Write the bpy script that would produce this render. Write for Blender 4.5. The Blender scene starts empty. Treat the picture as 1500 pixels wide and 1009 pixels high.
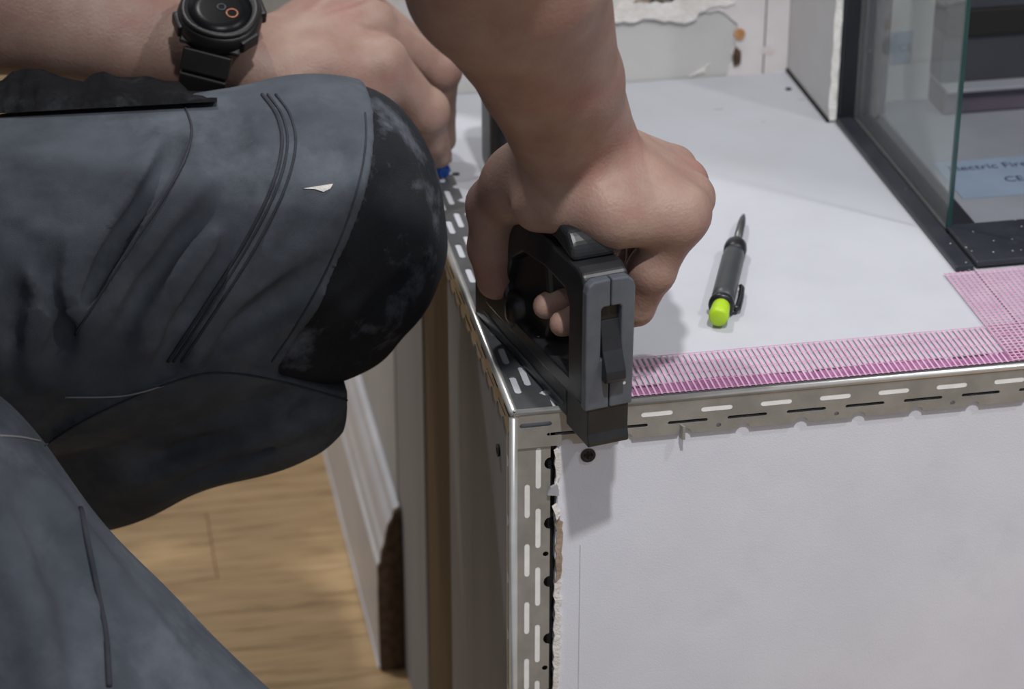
import bpy, bmesh, math, random
import numpy as np
from mathutils import Vector, Matrix
from mathutils.geometry import delaunay_2d_cdt
random.seed(7); rng = np.random.default_rng(7)
scene = bpy.context.scene
COL = scene.collection

# ------------------------------------------------------------------ camera, world, lights, exposure
# world frame: origin = near left top corner of the boarded plinth, +X along its front edge, +Y into the room depth, +Z up (m)
F_PX, CX, CY = 3700.0, 750.0, 504.5
CAM = np.array([-0.24576581, -1.27409986, 0.71294137])
RIGHT = np.array([0.98201617, -0.18879682, 0.0]); UP = np.array([0.08638685, 0.44933643, 0.88917607]); BACK = np.array([-0.16787361, -0.87318528, 0.4575652])
FLOOR_Z = -0.508
cam_d = bpy.data.cameras.new('camera'); cam = bpy.data.objects.new('camera', cam_d); COL.objects.link(cam)
cam_d.sensor_width = 36.0; cam_d.lens = F_PX / 1500 * 36.0; cam_d.clip_start = 0.02
cam.matrix_world = Matrix(((RIGHT[0], UP[0], BACK[0], CAM[0]), (RIGHT[1], UP[1], BACK[1], CAM[1]), (RIGHT[2], UP[2], BACK[2], CAM[2]), (0, 0, 0, 1)))
scene.camera = cam
cam_d.dof.use_dof = True; cam_d.dof.focus_distance = 1.47; cam_d.dof.aperture_fstop = 9.0

world = bpy.data.worlds.new('room_ambience'); scene.world = world; world.use_nodes = True
world.node_tree.nodes['Background'].inputs[0].default_value = (0.86, 0.90, 1.0, 1); world.node_tree.nodes['Background'].inputs[1].default_value = 0.23

def downlight(name, loc, energy, size, color=(1.0, 0.95, 0.88), target=None, spot=None):
    l = bpy.data.lights.new(name, 'AREA'); l.shape = 'DISK'; l.size = size; l.energy = energy; l.color = color
    o = bpy.data.objects.new(name, l); COL.objects.link(o); o.location = loc
    d = Vector(target if target else (loc[0], loc[1], -5)) - Vector(loc)
    o.rotation_euler = d.to_track_quat('-Z', 'Y').to_euler()
    return o
l_ = bpy.data.lights.new('ceiling_spotlight', 'SPOT'); l_.energy = 78; l_.color = (1.0, 0.99, 0.985); l_.spot_size = math.radians(46); l_.spot_blend = 0.9; l_.shadow_soft_size = 0.045
sp_ = bpy.data.objects.new('ceiling_spotlight', l_); COL.objects.link(sp_); sp_.location = (0.06, -0.95, 1.85)
sp_.rotation_euler = (Vector((0.34, 0.05, -0.10)) - Vector(sp_.location)).to_track_quat('-Z', 'Y').to_euler()
downlight('ceiling_downlight', (-0.32, 0.77, 1.85), 8.5, 0.09, (1.0, 0.985, 0.975), target=(0, 0.2, 0))
downlight('ceiling_downlight', (-1.0, -0.10, 1.85), 2.5, 0.09, (1.0, 0.96, 0.92), target=(-0.2, 0.1, 0))
downlight('ceiling_downlight', (1.15, -0.6, 1.85), 7.5, 0.09, (1.0, 0.985, 0.975), target=(0.1, 0.1, 0))

vs = scene.view_settings
scene.display_settings.display_device = 'sRGB'
vs.view_transform = 'Standard'; vs.look = 'None'; vs.gamma = 1.0; vs.use_curve_mapping = False
vs.exposure = 0.50

# ------------------------------------------------------------------ measured points
def ray(u, v):
    d = RIGHT * ((u - CX) / F_PX) + UP * (-(v - CY) / F_PX) - BACK
    return d / np.linalg.norm(d)
def W(u, v, **k):
    r = ray(u, v); ax = 'XYZ'.index(list(k)[0]); val = list(k.values())[0]
    return CAM + r * ((val - CAM[ax]) / r[ax])

# ------------------------------------------------------------------ materials
def lin(c):
    return tuple(((x / 255) / 12.92 if x <= 10 else (((x / 255) + 0.055) / 1.055) ** 2.4) for x in c) + (1.0,)
MATS = {}
def mat(name, c1, c2=None, scale=30.0, rough=0.6, metal=0.0, bump=0.0, bscale=None, detail=6.0, stretch=None, lo=0.35, hi=0.65,
        c3=None, s3=8.0, lo3=0.55, hi3=0.7, sss=0.0, coat=0.0, trans=0.0, spec=0.5, specks=None, speck_scale=120.0, speck_size=0.12, speck_min=0.72):
    m = bpy.data.materials.new(name); m.use_nodes = True; nt = m.node_tree; b = nt.nodes['Principled BSDF']; N = nt.nodes.new; L = nt.links.new
    b.inputs['Roughness'].default_value = rough; b.inputs['Metallic'].default_value = metal; b.inputs['Specular IOR Level'].default_value = spec
    if sss: b.inputs['Subsurface Weight'].default_value = sss; b.inputs['Subsurface Scale'].default_value = 0.006; b.inputs['Subsurface Radius'].default_value = (1.0, 0.35, 0.2)
    if coat: b.inputs['Coat Weight'].default_value = coat; b.inputs['Coat Roughness'].default_value = 0.15
    if trans: b.inputs['Transmission Weight'].default_value = trans
    tc = N('ShaderNodeTexCoord'); vec = tc.outputs['Object']
    if stretch:
        mp = N('ShaderNodeMapping'); mp.inputs['Scale'].default_value = stretch; L(vec, mp.inputs['Vector']); vec = mp.outputs['Vector']
    col = None
    def ramp(src, p0, p1, a, bb):
        r = N('ShaderNodeValToRGB'); r.color_ramp.elements[0].position = p0; r.color_ramp.elements[1].position = p1
        r.color_ramp.elements[0].color = a; r.color_ramp.elements[1].color = bb; L(src, r.inputs['Fac']); return r
    if c2 is None:
        b.inputs['Base Color'].default_value = lin(c1)
    else:
        n = N('ShaderNodeTexNoise'); n.inputs['Scale'].default_value = scale; n.inputs['Detail'].default_value = detail; n.inputs['Roughness'].default_value = 0.6; L(vec, n.inputs['Vector'])
        col = ramp(n.outputs['Fac'], lo, hi, lin(c1), lin(c2)).outputs['Color']
    def mix(colA, fac, c):
        mx = N('ShaderNodeMix'); mx.data_type = 'RGBA'; L(fac, mx.inputs['Factor'])
        if colA is None: mx.inputs['A'].default_value = lin(c1)
        else: L(colA, mx.inputs['A'])
        mx.inputs['B'].default_value = lin(c); return mx.outputs['Result']
    if c3:
        n3 = N('ShaderNodeTexNoise'); n3.inputs['Scale'].default_value = s3; n3.inputs['Detail'].default_value = 8.0; n3.inputs['Roughness'].default_value = 0.65; L(vec, n3.inputs['Vector'])
        col = mix(col, ramp(n3.outputs['Fac'], lo3, hi3, (0, 0, 0, 1), (1, 1, 1, 1)).outputs['Color'], c3)
    if specks:
        v = N('ShaderNodeTexVoronoi'); v.inputs['Scale'].default_value = speck_scale; v.inputs['Randomness'].default_value = 1.0; L(tc.outputs['Object'], v.inputs['Vector'])
        s1 = ramp(v.outputs['Distance'], speck_size, speck_size + 0.04, (1, 1, 1, 1), (0, 0, 0, 1))
        ws = N('ShaderNodeSeparateColor'); L(v.outputs['Color'], ws.inputs[0])
        gt = N('ShaderNodeMath'); gt.operation = 'GREATER_THAN'; gt.inputs[1].default_value = speck_min; L(ws.outputs[0], gt.inputs[0])
        mu = N('ShaderNodeMath'); mu.operation = 'MULTIPLY'; L(gt.outputs[0], mu.inputs[0]); L(s1.outputs['Color'], mu.inputs[1])
        col = mix(col, mu.outputs[0], specks)
    if col is not None: L(col, b.inputs['Base Color'])
    if bump:
        nb = N('ShaderNodeTexNoise'); nb.inputs['Scale'].default_value = bscale or scale * 3; nb.inputs['Detail'].default_value = 8.0; L(vec, nb.inputs['Vector'])
        bp = N('ShaderNodeBump'); bp.inputs['Strength'].default_value = bump; bp.inputs['Distance'].default_value = 0.002; L(nb.outputs['Fac'], bp.inputs['Height']); L(bp.outputs['Normal'], b.inputs['Normal'])
    MATS[name] = m
    return m
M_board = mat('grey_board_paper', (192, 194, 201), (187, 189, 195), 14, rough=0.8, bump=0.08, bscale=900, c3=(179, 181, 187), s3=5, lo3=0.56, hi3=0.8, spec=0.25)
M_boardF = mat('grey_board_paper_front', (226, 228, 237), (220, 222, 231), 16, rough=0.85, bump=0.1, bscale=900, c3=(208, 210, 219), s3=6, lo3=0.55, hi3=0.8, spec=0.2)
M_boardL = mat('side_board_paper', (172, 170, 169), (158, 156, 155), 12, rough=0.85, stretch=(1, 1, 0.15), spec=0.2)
M_shadestrip = mat('brown_shade_strip', (126, 108, 84), (104, 88, 68), 25, rough=0.8, stretch=(1, 1, 0.08), spec=0.2)  # shade and brown floor bounce on the side face, put into colour
M_gyps = mat('gypsum_core', (243, 240, 236), (222, 217, 210), 90, rough=0.95, bump=0.5, bscale=400, spec=0.1)
M_fill = mat('white_plaster_fill', (250, 250, 248), (240, 239, 236), 120, rough=0.9, spec=0.1)
M_torn = mat('torn_brown_paper', (178, 160, 142), (150, 132, 116), 120, rough=0.9, bump=0.3, spec=0.1)
M_plaster = mat('bare_grey_plaster', (206, 205, 204), (197, 196, 194), 9, rough=0.85, bump=0.1, bscale=60, spec=0.2)
M_wallwhite = mat('old_white_wall_paint', (226, 222, 221), (214, 208, 207), 18, rough=0.85, bump=0.4, bscale=70, c3=(206, 190, 182), s3=26, lo3=0.6, hi3=0.72, spec=0.2)
M_orange = mat('orange_filler', (206, 160, 110), (160, 112, 76), 90, rough=0.9)
M_whitepaint = mat('white_gloss_paint', (226, 226, 228), (216, 216, 218), 20, rough=0.4)
M_mdf = mat('raw_brown_fibreboard', (104, 86, 70), (74, 60, 50), 120, rough=0.95, bump=0.5, bscale=500, spec=0.1)
M_oak = mat('oak_laminate', (204, 173, 130), (182, 151, 110), 7, rough=0.45, stretch=(1.5, 14, 1), detail=9, c3=(146, 118, 84), s3=7, lo3=0.52, hi3=0.75)
M_under = mat('dark_gap', (22, 20, 19), rough=0.9)
M_steel = mat('galvanised_steel', (170, 169, 164), (152, 151, 146), 40, rough=0.48, metal=0.4, bump=0.05, bscale=300)
M_steeldark = mat('steel_dark_reflection', (112, 114, 116), (96, 98, 100), 40, rough=0.42, metal=0.6, bump=0.05, bscale=300)  # same galvanised steel, its dark reflections put into the base colour
M_steelside = mat('zinc_side', (172, 170, 164), (150, 148, 142), 40, rough=0.42, metal=0.85)
M_steelnose = mat('steel_nose_highlight', (226, 225, 222), (210, 209, 205), 40, rough=0.28, metal=0.7)  # highlight line along the bead edge put into a paler colour
M_pink = mat('pink_mesh_thread', (216, 172, 198), (202, 150, 182), 60, rough=0.7)
M_film = mat('purple_adhesive_film', (150, 100, 140), (130, 82, 122), 70, rough=0.6, c3=(160, 112, 150), s3=90, lo3=0.5, hi3=0.65)
M_blackmetal = mat('black_powder_coat', (38, 41, 48), (47, 50, 57), 40, rough=0.38, specks=(170, 172, 176), speck_scale=150, speck_size=0.08, speck_min=0.68, c3=(62, 66, 72), s3=30, lo3=0.55, hi3=0.75)
M_blackframe = mat('black_frame', (26, 28, 34), (34, 36, 42), 20, rough=0.35)
M_innerback = mat('firebox_back_grey', (186, 184, 181), (172, 171, 170), 10, rough=0.6)
M_inner = mat('firebox_grey', (132, 135, 142), (118, 120, 128), 8, rough=0.5)
M_innerdark = mat('firebox_dark', (58, 60, 66), (48, 50, 56), 8, rough=0.5)
M_innerpurple = mat('firebox_pink_reflection', (88, 80, 92), (76, 70, 82), 14, rough=0.5)  # pink tape reflected in the firebox, put into the panel colour
M_sticker = mat('pale_blue_sticker', (130, 145, 164), (120, 135, 154), 20, rough=0.4)
M_ink = mat('navy_ink', (28, 36, 60), rough=0.6)
M_screw = mat('black_phosphate', (24, 23, 23), (34, 33, 32), 200, rough=0.5)
M_patch = mat('dried_filler', (178, 179, 184), (170, 171, 176), 40, rough=0.9, spec=0.15)
M_pencil = mat('dark_grey_plastic', (62, 66, 68), (54, 58, 60), 60, rough=0.4)
M_pencilblk = mat('black_plastic', (24, 25, 27), (30, 31, 33), 60, rough=0.35)
M_lime = mat('lime_plastic', (178, 214, 40), (168, 206, 34), 40, rough=0.45)
M_nib = mat('nib_metal', (120, 120, 120), (104, 104, 104), 60, rough=0.35, metal=0.8)
M_toolgrey = mat('charcoal_tool_plastic', (92, 97, 105), (80, 85, 93), 50, rough=0.4, specks=(205, 205, 205), speck_scale=95, speck_size=0.07, bump=0.05, bscale=800)
M_toolblack = mat('black_tool_plastic', (30, 31, 34), (40, 41, 44), 40, rough=0.36, specks=(150, 150, 150), speck_scale=110, speck_size=0.06)
M_skin = mat('skin', (160, 134, 121), (144, 113, 102), 26, rough=0.5, sss=0.10, bump=0.2, bscale=520, c3=(154, 106, 97), s3=16, lo3=0.52, hi3=0.75, spec=0.4)
M_nail = mat('fingernail', (214, 176, 160), rough=0.3)
M_cloth = mat('grey_work_cloth', (86, 91, 99), (70, 75, 82), 24, rough=0.92, bump=0.22, bscale=1500, c3=(112, 118, 126), s3=11, lo3=0.48, hi3=0.78, spec=0.15)
M_clothblk = mat('black_canvas', (30, 32, 36), (40, 42, 47), 26, rough=0.85, bump=0.35, bscale=900, c3=(118, 124, 134), s3=19, lo3=0.53, hi3=0.78, spec=0.2)
M_flap = mat('black_flap_cloth', (30, 31, 34), (42, 43, 47), 60, rough=0.85, bump=0.3, bscale=600, c3=(64, 66, 70), s3=40, lo3=0.56, hi3=0.75, spec=0.2)
M_seam = mat('seam_cloth', (66, 69, 75), (57, 60, 66), 60, rough=0.92, bump=0.3, bscale=900, spec=0.15)
M_thread = mat('pale_stitching', (140, 142, 146), rough=0.9)
M_shirt = mat('dark_tshirt', (44, 46, 52), (36, 38, 44), 30, rough=0.95, spec=0.1)
M_hair = mat('brown_hair', (62, 46, 36), (48, 36, 28), 90, rough=0.7, bump=0.5)
M_resin = mat('black_watch_resin', (15, 15, 15), (22, 21, 20), 80, rough=0.45)
M_watchglass = mat('watch_crystal', (16, 17, 19), rough=0.3, spec=0.12)
M_copper = mat('copper_ring', (170, 110, 84), rough=0.35, metal=0.5)
M_blue = mat('blue_plastic', (24, 108, 214), (18, 92, 196), 60, rough=0.4)
g = bpy.data.materials.new('clear_glass'); g.use_nodes = True; nt = g.node_tree
for n in list(nt.nodes): nt.nodes.remove(n)
o_ = nt.nodes.new('ShaderNodeOutputMaterial'); mx = nt.nodes.new('ShaderNodeMixShader'); tr = nt.nodes.new('ShaderNodeBsdfTransparent'); gl = nt.nodes.new('ShaderNodeBsdfGlossy'); df = nt.nodes.new('ShaderNodeBsdfDiffuse'); m2 = nt.nodes.new('ShaderNodeMixShader'); lw = nt.nodes.new('ShaderNodeLayerWeight'); pw = nt.nodes.new('ShaderNodeMath'); ma = nt.nodes.new('ShaderNodeMath')
tr.inputs[0].default_value = (0.92, 0.955, 0.945, 1); gl.inputs['Roughness'].default_value = 0.02; df.inputs[0].default_value = (0.8, 0.82, 0.82, 1); lw.inputs['Blend'].default_value = 0.5; pw.operation = 'POWER'; pw.inputs[1].default_value = 5.0; ma.operation = 'MULTIPLY_ADD'; ma.inputs[1].default_value = 0.6; ma.inputs[2].default_value = 0.03; nt.links.new(lw.outputs['Facing'], pw.inputs[0]); nt.links.new(pw.outputs[0], ma.inputs[0])
m2.inputs[0].default_value = 0.09; nt.links.new(tr.outputs[0], m2.inputs[1]); nt.links.new(df.outputs[0], m2.inputs[2])
nt.links.new(ma.outputs[0], mx.inputs[0]); nt.links.new(m2.outputs[0], mx.inputs[1]); nt.links.new(gl.outputs[0], mx.inputs[2]); nt.links.new(mx.outputs[0], o_.inputs[0])
M_glass = g
M_glassedge = mat('green_glass_edge', (44, 78, 76), (36, 66, 66), 30, rough=0.15)

# ------------------------------------------------------------------ object helpers
def tag(o, label=None, cat=None, group=None, kind=None):
    if label: o['label'] = label
    if cat: o['category'] = cat
    if group: o['group'] = group
    if kind: o['kind'] = kind
    return o
def link(name, me, m=None, parent=None, smooth=False):
    o = bpy.data.objects.new(name, me); COL.objects.link(o)
    if m is not None: me.materials.append(m)
    if parent is not None: o.parent = parent
    if smooth: me.polygons.foreach_set('use_smooth', [True] * len(me.polygons))
    return o
def empty(name, loc=(0, 0, 0), rz=0.0):
    o = bpy.data.objects.new(name, None); COL.objects.link(o); o.location = loc; o.rotation_euler = (0, 0, rz); o.empty_display_size = 0.02
    return o
def from_bm(name, bm, m, parent=None, smooth=False, bevel=0.0, seg=2, angle=35):
    bmesh.ops.recalc_face_normals(bm, faces=bm.faces)
    if bevel:
        es = [e for e in bm.edges if len(e.link_faces) == 2 and e.calc_face_angle(0) > math.radians(angle)]
        bmesh.ops.bevel(bm, geom=es, offset=bevel, segments=seg, profile=0.5, affect='EDGES', clamp_overlap=True)
    me = bpy.data.meshes.new(name); bm.to_mesh(me); bm.free()
    return link(name, me, m, parent, smooth)
def box_bm(x0, x1, y0, y1, z0, z1, bm=None):
    bm = bm or bmesh.new()
    vs_ = [bm.verts.new(p) for p in ((x0, y0, z0), (x1, y0, z0), (x1, y1, z0), (x0, y1, z0), (x0, y0, z1), (x1, y0, z1), (x1, y1, z1), (x0, y1, z1))]
    for f in ((0, 3, 2, 1), (4, 5, 6, 7), (0, 1, 5, 4), (1, 2, 6, 5), (2, 3, 7, 6), (3, 0, 4, 7)): bm.faces.new([vs_[i] for i in f])
    return bm
def box(name, x0, x1, y0, y1, z0, z1, m, parent=None, bevel=0.0):
    return from_bm(name, box_bm(x0, x1, y0, y1, z0, z1), m, parent, bevel=bevel)
def inside(pt, poly):
    x, y = pt; c = False; n = len(poly); j = n - 1
    for i in range(n):
        if (poly[i][1] > y) != (poly[j][1] > y) and x < (poly[j][0] - poly[i][0]) * (y - poly[i][1]) / (poly[j][1] - poly[i][1]) + poly[i][0]: c = not c
        j = i
    return c
def sheet_bm(outer, holes, thick, fn):
    """flat sheet with holes; fn(u, v, w) maps sheet coordinates (w along the thickness) to space"""
    vs_, es_ = [], []
    for poly in [outer] + list(holes):
        s = len(vs_); vs_ += [Vector(p) for p in poly]; es_ += [(s + i, s + (i + 1) % len(poly)) for i in range(len(poly))]
    V2, E2, F2 = delaunay_2d_cdt(vs_, es_, [], 1, 1e-7)[:3]
    bm = bmesh.new(); A = [bm.verts.new(fn(p[0], p[1], 0.0)) for p in V2]; B = [bm.verts.new(fn(p[0], p[1], thick)) for p in V2]
    cnt = {}
    for f in F2:
        c = (sum(V2[i][0] for i in f) / 3, sum(V2[i][1] for i in f) / 3)
        if not inside(c, outer) or any(inside(c, h) for h in holes): continue
        bm.faces.new([A[i] for i in f]); bm.faces.new([B[i] for i in reversed(f)])
        for i in range(len(f)):
            a, b = f[i], f[(i + 1) % len(f)]
            if (b, a) in cnt: del cnt[(b, a)]
            else: cnt[(a, b)] = 1
    for (a, b) in cnt: bm.faces.new([A[b], A[a], B[a], B[b]])
    for v in [v for v in bm.verts if not v.link_faces]: bm.verts.remove(v)
    return bm
def slot(cu, cv, lu, lv, n=4):
    """rounded slot outline centred at (cu, cv)"""
    pts = []; r = min(lu, lv) / 2
    if lu >= lv:
        for s in (1, -1):
            for k in range(n + 1):
                a = -math.pi / 2 + math.pi * k / n
                pts.append((cu + s * (lu / 2 - r + r * math.cos(a)), cv + s * r * math.sin(a)))
    else:
        for s in (1, -1):
            for k in range(n + 1):
                a = math.pi * k / n
                pts.append((cu + s * r * math.cos(a), cv + s * (lv / 2 - r + r * math.sin(a))))
    return pts
def circle(cu, cv, r, n=12): return [(cu + r * math.cos(2 * math.pi * k / n), cv + r * math.sin(2 * math.pi * k / n)) for k in range(n)]
def tube_bm(pts, rad, n=8, bm=None, cap=True):
    bm = bm or bmesh.new(); pts = [Vector(p) for p in pts]; rings = []
    rads = rad if hasattr(rad, '__len__') else [rad] * len(pts)
    t0 = (pts[1] - pts[0]).normalized(); nrm = t0.orthogonal().normalized()
    for i, p in enumerate(pts):
        t = (pts[min(i + 1, len(pts) - 1)] - pts[max(i - 1, 0)]).normalized()
        nrm = (nrm - t * nrm.dot(t)).normalized(); b = t.cross(nrm)
        rings.append([bm.verts.new(p + (nrm * math.cos(2 * math.pi * k / n) + b * math.sin(2 * math.pi * k / n)) * rads[i]) for k in range(n)])
    for i in range(len(rings) - 1):
        for k in range(n): bm.faces.new([rings[i][k], rings[i][(k + 1) % n], rings[i + 1][(k + 1) % n], rings[i + 1][k]])
    if cap: bm.faces.new(list(reversed(rings[0]))); bm.faces.new(rings[-1])
    return bm
def lathe_bm(prof, n=24, bm=None):
    """profile of (radius, height) turned about local Z"""
    bm = bm or bmesh.new(); rings = []
    for r, z in prof:
        rings.append([bm.verts.new((r * math.cos(2 * math.pi * k / n), r * math.sin(2 * math.pi * k / n), z)) for k in range(n)])
    for i in range(len(rings) - 1):
        for k in range(n): bm.faces.new([rings[i][k], rings[i][(k + 1) % n], rings[i + 1][(k + 1) % n], rings[i + 1][k]])
    bm.faces.new(list(reversed(rings[0]))); bm.faces.new(rings[-1])
    return bm
def jag(pts, amp, step, seed=1, closed=True):
    """roughen a polygon outline"""
    r = random.Random(seed); out = []
    n = len(pts)
    for i in range(n if closed else n - 1):
        a = Vector(pts[i]); b = Vector(pts[(i + 1) % n]); d = b - a; k = max(1, int(d.length / step)); nn = Vector((-d.y, d.x)).normalized()
        for j in range(k):
            q = a + d * (j / k) + (nn * r.uniform(-amp, amp) if j else Vector((0, 0))); out.append((q.x, q.y))
    return out

# ================================================================== THE SETTING
fl = tag(box('floor', -2.6, 1.6, -2.2, 2.6, FLOOR_Z - 0.05, FLOOR_Z - 0.012, M_under), kind='structure')
PW = 0.1155
plank_cache = {}
def plank(x0, x1, y0, y1):
    key = (round(x1 - x0, 3), round(y1 - y0, 3))
    if key not in plank_cache:
        bm = box_bm(0, x1 - x0 - 0.0006, 0.0003, y1 - y0 - 0.0005, 0, 0.012)
        o = from_bm('plank', bm, M_oak, fl, bevel=0.0006, seg=1); plank_cache[key] = o.data
    else:
        o = bpy.data.objects.new('plank', plank_cache[key]); COL.objects.link(o); o.parent = fl
    o.location = (x0, y0, FLOOR_Z - 0.012)
ys = [0.657 + PW * k for k in range(-24, 17)]
for i, y0 in enumerate(ys):
    k0 = -0.143 if abs(y0 - 0.657) < 1e-6 else -0.143 + 0.43 * ((i * 7) % 3)
    x = k0 - 1.29 * 2
    while x < 1.6:
        if x + 1.29 > -2.6 and (x < 0.0 or y0 > 0.9 or y0 < -0.1): plank(max(x, -2.6), min(x + 1.29, 1.6), y0, y0 + PW)
        x += 1.29

# old chimney breast: front face at Y = 0.505, left return at X = 0
br = tag(box('wall_back', 0.0, 1.6, 0.505, 2.35, FLOOR_Z, 1.9, M_plaster), kind='structure')
def wfn(u, v, w): return (u, 0.505 - w, v)
gap = [(0.178, 0.0), (0.266, 0.0), (0.272, 0.012), (0.270, 0.03), (0.273, 0.042), (0.262, 0.052), (0.245, 0.054), (0.23, 0.048), (0.215, 0.055), (0.19, 0.051), (0.12, 0.054), (0.06, 0.05), (0.03, 0.053), (0.03, 0.0)]
outer = [(0.0, 0.0), (0.03, 0.0)] + list(reversed(jag(gap, 0.0022, 0.005, 3)[:-1])) + [(0.315, 0.0), (0.315, 1.9), (0.0, 1.9)]
outer = [(0.0, 0.055)] + [(0.03, 0.053)] + [(x, z) for x, z in jag(list(reversed(gap[1:-2])), 0.0025, 0.005, 3, closed=False)] + [(0.266, 0.0), (0.3145, 0.0), (0.3145, 1.9), (0.0, 1.9)]
from_bm('old_paint_layer', sheet_bm(outer, [], 0.002, wfn), M_wallwhite, br)
def scrap(name, poly, y, th, m, parent, seed, amp=0.0012):
    return from_bm(name, sheet_bm(jag(poly, amp, 0.004, seed), [], th, lambda u, v, w: (u, y - w, v)), m, parent)
scrap('torn_paper', [(0.17, 0.052), (0.21, 0.05), (0.235, 0.047), (0.246, 0.055), (0.27, 0.06), (0.25, 0.068), (0.18, 0.066)], 0.503, 0.0016, M_gyps, br, 4, 0.002)
scrap('torn_paper', [(0.04, 0.05), (0.12, 0.052), (0.17, 0.05), (0.16, 0.062), (0.06, 0.06)], 0.503, 0.0014, M_gyps, br, 14, 0.002)
scrap('torn_paper', [(0.236, 0.001), (0.248, 0.004), (0.252, 0.011), (0.244, 0.006)], 0.505, 0.0014, M_gyps, br, 5)
scrap('filler_spot', circle(0.2745, 0.034, 0.0045, 10), 0.503, 0.002, M_orange, br, 6, 0.0008)
scrap('filler_spot', [(0.271, 0.008), (0.276, 0.01), (0.276, 0.02), (0.272, 0.024), (0.27, 0.015)], 0.503, 0.002, M_mdf, br, 7, 0.0008)
scrap('filler_spot', [(0.19, 0.066), (0.22, 0.064), (0.225, 0.07), (0.2, 0.072)], 0.503, 0.0016, M_torn, br, 9, 0.001)
scrap('pencil_line', [(0.2947, 0.022), (0.2955, 0.022), (0.2957, 0.066), (0.2949, 0.066)], 0.503, 0.0004, M_under, br, 8, 0.0)
scrap('pencil_line', [(0.2945, 0.0), (0.2953, 0.0), (0.2954, 0.016), (0.2946, 0.016)], 0.503, 0.0004, M_under, br, 8, 0.0)
# far wall of the alcove with door casing
aw = tag(box('wall_alcove', -2.6, 0.0, 2.3, 2.35, FLOOR_Z, 1.9, M_plaster), kind='structure')
dt = empty('trim_1', (0, 0, 0)); dt['kind'] = 'structure'
for (x0, x1, yy) in ((-0.42, -0.12, 2.285), (-0.12, 0.045, 2.27), (0.05, 0.13, 2.26), (0.135, 0.2, 2.275)):
    box('casing_board', x0 - 0.06, x1 - 0.065, yy - 0.02, 2.3, FLOOR_Z, 1.5, M_whitepaint, dt, bevel=0.004)

# skirting board on the left return
bb = tag(empty('baseboard_left'), kind='structure')
prof = [(0.0, FLOOR_Z), (-0.020, FLOOR_Z), (-0.020, -0.406), (-0.0175, -0.402), (-0.0165, -0.392), (-0.0135, -0.384), (-0.0125, -0.376), (-0.0105, -0.368), (-0.0065, -0.361), (-0.005, -0.354), (0.0, -0.351)]
bm = sheet_bm(prof, [], 1.6, lambda u, v, w: (u - 0.0005, 0.490 + w, v)); from_bm('moulding', bm, M_whitepaint, bb)
prof2 = jag([(x * 0.98 - 0.0002, z if z > -0.5 else z + 0.0004) for x, z in prof], 0.0004, 0.012, 5)
from_bm('cut_end', sheet_bm(prof2, [], 0.006, lambda u, v, w: (u - 0.0005, 0.4842 + w, v)), M_mdf, bb)
tag(from_bm('sealant_line', tube_bm([(-0.021, 0.49 + 0.05 * k, FLOOR_Z + 0.0005 + 0.0006 * math.sin(k * 2.3)) for k in range(22)], 0.0013, 6), M_whitepaint, bb), 'broken white sealant line')

# ================================================================== PLINTH boards
pl = tag(empty('plinth', (0, 0, FLOOR_Z)), 'grey plasterboard plinth boxed in around the fireplace', 'plinth')
def P(o): o.parent = pl; o.matrix_parent_inverse = Matrix.Translation((0, 0, -FLOOR_Z)); return o
P(box('top_board', 0.0015, 0.3325, 0.0015, 0.5035, -0.0125, 0.0, M_board, bevel=0.0005))
P(box('top_board', 0.3338, 0.95, 0.0015, 0.5035, -0.0125, 0.0, M_board, bevel=0.0005))
edge = [(0.95, -0.0190), (0.95, FLOOR_Z + 0.001), (0.0262, FLOOR_Z + 0.001)] + [(0.0262 + random.uniform(-0.0006, 0.0008), FLOOR_Z + 0.004 * k) for k in range(2, 121)] + [(0.0262, -0.0190)]
P(from_bm('front_board', sheet_bm(edge, [], 0.0125, lambda u, v, w: (u, 0.0013 + w, v)), M_boardF))
P(box('plaster_fill', 0.0016, 0.0182, 0.0004, 0.03, FLOOR_Z, -0.025, M_fill))
P(box('corner_gap_shade', 0.0183, 0.0275, 0.0060, 0.04, FLOOR_Z, -0.013, M_under))  # dark backing painted as the shade inside the recess behind the bead holes
P(box('plaster_fill', 0.0300, 0.95, -0.0008, 0.0010, -0.0125, -0.004, M_fill))
P(box('edge_gap_shade', 0.0276, 0.95, 0.0050, 0.012, -0.0195, -0.0126, M_under))  # shade of the cavity behind the lower slots, put in as dark backing
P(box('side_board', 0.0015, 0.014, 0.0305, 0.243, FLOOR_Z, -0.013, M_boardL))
P(box('brown_shade_strip', 0.0030, 0.014, 0.2435, 0.360, FLOOR_Z, -0.013, M_shadestrip))  # shadow stripe on the side face built as a brown strip
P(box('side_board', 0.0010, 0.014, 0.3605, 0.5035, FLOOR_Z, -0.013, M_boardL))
def scrapF(name, poly, y, th, m, seed, amp=0.0008): return P(scrap(name, poly, y, th, m, None, seed, amp))
scrapF('torn_paper', [(0.0262, -0.075), (0.0305, -0.078), (0.0300, -0.108), (0.0290, -0.122), (0.0262, -0.125)], 0.0013, 0.0012, M_torn, 21)
scrapF('torn_paper', [(0.0255, -0.122), (0.0290, -0.118), (0.0300, -0.150), (0.0285, -0.19), (0.0275, -0.22), (0.0255, -0.22)], 0.0013, 0.0016, M_gyps, 22)
scrapF('torn_paper', [(0.0245, -0.028), (0.0268, -0.026), (0.0282, -0.045), (0.0270, -0.062), (0.0252, -0.055)], 0.0013, 0.0022, M_gyps, 23, 0.0014)
scrapF('torn_paper', [(0.0225, -0.052), (0.0262, -0.050), (0.0275, -0.058), (0.0205, -0.057)], 0.0000, 0.0022, M_patch, 24, 0.001)
scrapF('torn_paper', [(0.0235, -0.066), (0.0262, -0.064), (0.029, -0.07), (0.0262, -0.075)], 0.0000, 0.0022, M_gyps, 25, 0.001)
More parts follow.
